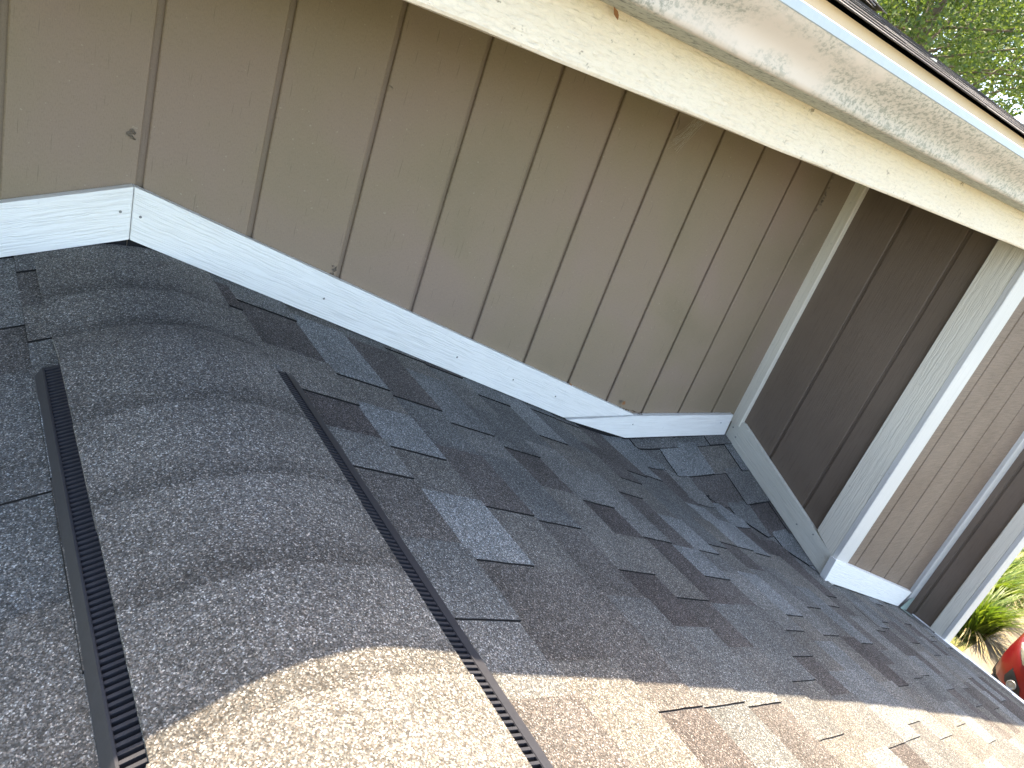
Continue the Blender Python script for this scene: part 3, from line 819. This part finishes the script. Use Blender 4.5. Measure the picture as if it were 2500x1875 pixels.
def tree(name, base, crown, R, n, leaf, seed, label, keep=None):
    rnd = random.Random(seed); base = Vector(base); crown = Vector(crown)
    root = empty(name, base, label, 'tree', 'trees beyond the upper roof')
    tr = MB(); mid = base.lerp(crown, .55) + Vector((rnd.uniform(-.3, .3), rnd.uniform(-.3, .3), 0))
    tr.tube([base + Vector((0, 0, -.1)), base.lerp(mid, .5), mid, crown, crown + Vector((.2, 0, R * .55))], [.26, .2, .16, .1, .03], 8)
    mb = MB()
    for k in range(n):
        th = rnd.uniform(0, 6.28); ph = math.acos(rnd.uniform(-.75, 1)); rr = R * rnd.uniform(.35, 1.0)
        c = crown + Vector((math.sin(ph) * math.cos(th) * rr, math.sin(ph) * math.sin(th) * rr, math.cos(ph) * rr * .9))
        st = mid.lerp(crown, rnd.uniform(.1, .9)); m_ = st.lerp(c, .5) + Vector((0, 0, rnd.uniform(-.2, .3)))
        if k % 3 == 0: tr.tube([st, m_, c], [.04, .022, .008], 5)
        if keep and not keep(c): continue
        leafcloud(mb, c.x, c.y, c.z, R * rnd.uniform(.16, .30), 330, leaf, rnd)
    tr.build('trunk', M_BARK, root)
    mb.build('crown', M_LEAF, root, tint=True)
tree('broadleaf_tree', (18.2, 10.6, GZ), (18.6, 10.6, 4.6), 4.3, 95, .115, 3, 'tall leafy green tree rising just behind the upper roof edge')
tree('broadleaf_tree', (27.5, 16.5, GZ), (27.5, 16.5, 6.5), 6.0, 80, .20, 5, 'larger darker leafy tree standing farther back behind the first tree')
tree('broadleaf_tree', (28.5, 10.6, GZ), (28.5, 10.8, 1.6), 3.6, 40, .17, 7, 'low leafy tree by the gap where the sky shows through')
# lawn blades
rnd = random.Random(21); mb = MB()
def blade(mb, base, h, w, az, lean, seg, rnd, droop=.6):
    d = Vector((math.cos(az), math.sin(az), 0)); s = Vector((-d.y, d.x, 0)); v = []
    for k in range(seg + 1):
        t = k / seg; c = base + d * (lean * (t ** 1.7)) + Vector((0, 0, h * (t - droop * .5 * t * t)))
        ww = w * (1 - t ** 2.2) * .5 + w * .03
        v += [c - s * ww, c + s * ww + d * w * .12]
    mb.add(v, [(2 * k, 2 * k + 1, 2 * k + 3, 2 * k + 2) for k in range(seg)], None, (min(1, max(0, rnd.gauss(.5, .28))), 0, 0))
for _ in range(16000):
    x = 9.4 + 14 * rnd.random() ** 1.5; y = rnd.uniform(1.25, 1.6 + (x - 8) * .42)
    blade(mb, Vector((x, y, GZ)), rnd.uniform(.06, .14), .012 + .0006 * x, rnd.uniform(0, 6.28), rnd.uniform(.02, .08), 2, rnd)
o = mb.build('lawn_grass', M_GRASS, None, tint=True); o['kind'] = 'stuff'; o['label'] = 'sunlit lawn grass beyond the leafy clump'; o['category'] = 'grass'
def clump(loc, n, hh, seed, label):
    rnd = random.Random(seed); root = empty('daylily_clump', loc, label, 'plant', 'strap leaved plants beside the driveway'); base = Vector(loc)
    mb = MB(); md = MB()
    for _ in range(int(n * 1.7)):
        az = rnd.uniform(0, 6.28); rr = rnd.uniform(0, .22)
        b = base + Vector((math.cos(az) * rr, math.sin(az) * rr * 1.0, 0)); h = hh * rnd.uniform(.6, 1.1)
        blade(mb, b, h * 1.25, rnd.uniform(.013, .023), az + rnd.gauss(0, .5), h * rnd.uniform(.25, .8), 6, rnd, .75)
    for _ in range(n // 4):
        az = rnd.uniform(0, 6.28); b = base + Vector((math.cos(az), math.sin(az), 0)) * rnd.uniform(.1, .26)
        blade(md, b + Vector((0, 0, .04)), hh * .45, rnd.uniform(.012, .024), az, hh * rnd.uniform(.4, .75), 6, rnd, 1.9)
    o = mb.build('foliage', M_BLADE, root, tint=True); o['kind'] = 'stuff'
    o = md.build('dry_foliage', M_DRYBL, root, tint=True); o['kind'] = 'stuff'
clump((9.75, 1.38, GZ), 260, .78, 31, 'bright green strap leaved clump with dry leaves at the driveway edge')
clump((10.6, 1.62, GZ), 260, .85, 32, 'bright green strap leaved clump between the driveway clump and the lawn')
clump((9.6, 1.98, GZ), 200, .80, 33, 'green strap leaved clump half hidden by the house end corner')
clump((11.6, 1.75, GZ), 180, .70, 34, 'smaller green strap leaved clump next to the open lawn')

# ================================================================== RED CAR (nose towards the house)
def mat_paint():
    t = NT('red_car_paint'); t.b.inputs['Coat Weight'].default_value = .15; t.b.inputs['Coat Roughness'].default_value = .08
    p = t.coord('Object'); return t.done(t.mix(t.noise(p, 6, 3), (.085, .001, .003), (.10, .0015, .004)), .4, None, .1)
M_RED = mat_paint()
M_GLS = simple('car_glass', (.02, .025, .03), .05, .6, 0, .1, 3, 0)
M_TYR = simple('tyre_rubber', (.025, .025, .025), .8, .2)
M_RIM = simple('silver_wheel', (.16, .16, .16), .35, .4, .5)
M_PLB = simple('black_bumper_plastic', (.012, .012, .013), .7, .15)
def mat_lens():
    t = NT('clear_lamp_lens'); t.done((.16, .155, .13), .15, None, .4)
    p = t.coord('Object'); n = t.bump(t.noise(p, 14, 2), .5, .03); t.l.new(n, t.b.inputs['Normal']); return t.m
M_LENS = mat_lens()
CX, CYR, CZ = 8.42, .86, GZ + .02        # front-most x, side nearest the plants
CW = 1.74
car = empty('red_car', (CX + 2.0, CYR - CW / 2, CZ), 'shiny red car parked nose in with round fog lamp, cut off by the roof edge', 'car')
ymid = CYR - CW / 2
# body: stations along the length (distance from nose, half width, sill, shoulder height, deck height)
st = [(0.00, .56, .30, .50, .58), (.05, .68, .22, .58, .66), (.16, .78, .18, .64, .73), (.34, .845, .17, .68, .79), (.65, .87, .17, .72, .86), (1.1, .87, .17, .80, .94), (1.5, .87, .17, .86, .98), (2.2, .87, .17, .88, .97), (3.0, .87, .17, .90, .97), (3.6, .86, .18, .90, .98), (3.95, .82, .22, .88, .96), (4.1, .72, .30, .82, .90)]
def ringof(d, hw, sill, sh, dk):
    pr = [(-.82, 0), (-1.0, .12), (-1.02, .45), (-1.0, .80), (-.97, 1.0)]
    out = []
    for a, t in pr: out.append((hw * a, sill + (sh - sill) * t))
    out += [(-hw * .86, sh + (dk - sh) * .62), (-hw * .55, dk - .01), (0, dk + .012)]
    full = out + [(-a, z) for a, z in out[-2::-1]]
    return full
bv = []; bf = []
for s_ in st:
    for a, z in ringof(*s_): bv.append((CX + s_[0] + .10 * (abs(a) / .87) ** 3 * max(0, 1 - s_[0] / .7), ymid + a, CZ + z))
m = len(ringof(*st[0]))
for i in range(len(st) - 1):
    for k in range(m - 1): bf.append((i * m + k, (i + 1) * m + k, (i + 1) * m + k + 1, i * m + k + 1))
    bf.append((i * m + m - 1, (i + 1) * m + m - 1, (i + 1) * m, i * m))
bf.append(tuple(range(m))); bf.append(tuple((len(st) - 1) * m + k for k in range(m))[::-1])
body = mesh('body', bv, bf, M_RED, car, smooth=True)
# cabin
cv = []; cf = []
for d, hw, z in ((1.05, .74, .93), (1.75, .58, 1.38), (2.9, .58, 1.42), (3.75, .72, .95)):
    for a in (-1, -.5, 0, .5, 1): cv.append((CX + d, ymid + hw * a, CZ + z + .03 * (1 - a * a)))
for i in range(3):
    for k in range(4): cf.append((i * 5 + k, i * 5 + k + 1, (i + 1) * 5 + k + 1, (i + 1) * 5 + k))
cf += [(0, 5, 10, 15), (19, 14, 9, 4)]
mesh('cabin', cv, cf, [M_GLS, M_RED], car)
C.objects[-1]
for p in C.objects[len(C.objects) - 1].data.polygons:
    if 4 <= p.index < 8: p.material_index = 1
def wheel(x, y, sgn):
    c = Vector((x, y, CZ + .31)); mb = MB(); seg = 24; v = []
    for (r, o_) in ((.20, .10), (.29, .10), (.31, .07), (.31, -.07), (.29, -.10), (.20, -.10)):
        for k in range(seg): a = 2 * math.pi * k / seg; v.append((c.x + r * math.cos(a), c.y + o_ * sgn, c.z + r * math.sin(a)))
    f = [(i * seg + k, i * seg + (k + 1) % seg, (i + 1) * seg + (k + 1) % seg, (i + 1) * seg + k) for i in range(5) for k in range(seg)]
    w_ = mesh('wheel', v, f, M_TYR, car, smooth=True)
    v = [(c.x + .205 * math.cos(2 * math.pi * k / seg), c.y + .085 * sgn, c.z + .205 * math.sin(2 * math.pi * k / seg)) for k in range(seg)] + [(c.x, c.y + .06 * sgn, c.z)]
    mesh('rim', v, [(k, (k + 1) % seg, seg) for k in range(seg)], M_RIM, w_)
for sx in (.78, 3.25):
    for sy in (1, -1): wheel(CX + sx, ymid + sy * (CW / 2 - .10), sy)
# front corner details: fog lamp in a dark triangular pocket, headlamp, grille
from mathutils.bvhtree import BVHTree
bvh = BVHTree.FromPolygons([Vector(q) for q in bv], bf)
def onbody(y, z, off):
    h = bvh.ray_cast(Vector((CX - 1.5, y, CZ + z)), Vector((1, 0, 0)))
    if h[0] is None: return Vector((CX + .3, y, CZ + z)), Vector((-1, 0, 0))
    n = h[1] if h[1].x < 0 else -h[1]
    return h[0] + n * off, n
def patch(name, pts, mat, off, parent=car, grid=7, bulge=0.):
    """a panel laid on the nose: outline in (y from middle, height), fanned and pushed onto the body"""
    cyy = sum(p[0] for p in pts) / len(pts); czz = sum(p[1] for p in pts) / len(pts); v = []; f = []
    rings = [1.0, .75, .5, .25]
    dense = subdivide(pts, .05); n = len(dense)
    for r in rings:
        for (a, b) in dense:
            q, nv = onbody(ymid + cyy + (a - cyy) * r, czz + (b - czz) * r, off + bulge * (1 - r * r)); v.append(tuple(q))
    q, nv = onbody(ymid + cyy, czz, off + bulge); v.append(tuple(q))
    for i in range(3):
        for k in range(n): f.append((i * n + k, i * n + (k + 1) % n, (i + 1) * n + (k + 1) % n, (i + 1) * n + k))
    for k in range(n): f.append((3 * n + k, 3 * n + (k + 1) % n, 4 * n))
    return mesh(name, v, f, mat, parent, smooth=True)
for sy in (1, -1):
    patch('headlight', [(sy * .50, .56), (sy * .56, .66), (sy * .74, .73), (sy * .79, .66), (sy * .66, .56)], M_LENS, .006, bulge=.02)
    fp = patch('fog_lamp_pocket', [(sy * .50, .26), (sy * .66, .25), (sy * .72, .33), (sy * .70, .46), (sy * .55, .36)], M_PLB, .004)
    q, nv = onbody(ymid + sy * .615, .325, .008)
    nv = Vector((-1, .25 * sy, .1)).normalized()
    e1 = nv.orthogonal().normalized(); e2 = nv.cross(e1); v = []; f = []; seg = 16
    for (r, o_) in ((.048, 0), (.046, .020), (.038, .022), (.036, .014), (.016, .020)):
        for k in range(seg): a = 2 * math.pi * k / seg; v.append(tuple(q + (e1 * math.cos(a) + e2 * math.sin(a)) * r + nv * o_))
    v.append(tuple(q + nv * .024))
    for i in range(4):
        for k in range(seg): f.append((i * seg + k, i * seg + (k + 1) % seg, (i + 1) * seg + (k + 1) % seg, (i + 1) * seg + k))
    for k in range(seg): f.append((4 * seg + k, 4 * seg + (k + 1) % seg, 5 * seg))
    mesh('fog_lamp', v, f, M_RIM, car, smooth=True)
patch('grille', [(-.42, .28), (.42, .28), (.36, .46), (-.36, .46)], M_PLB, .004)
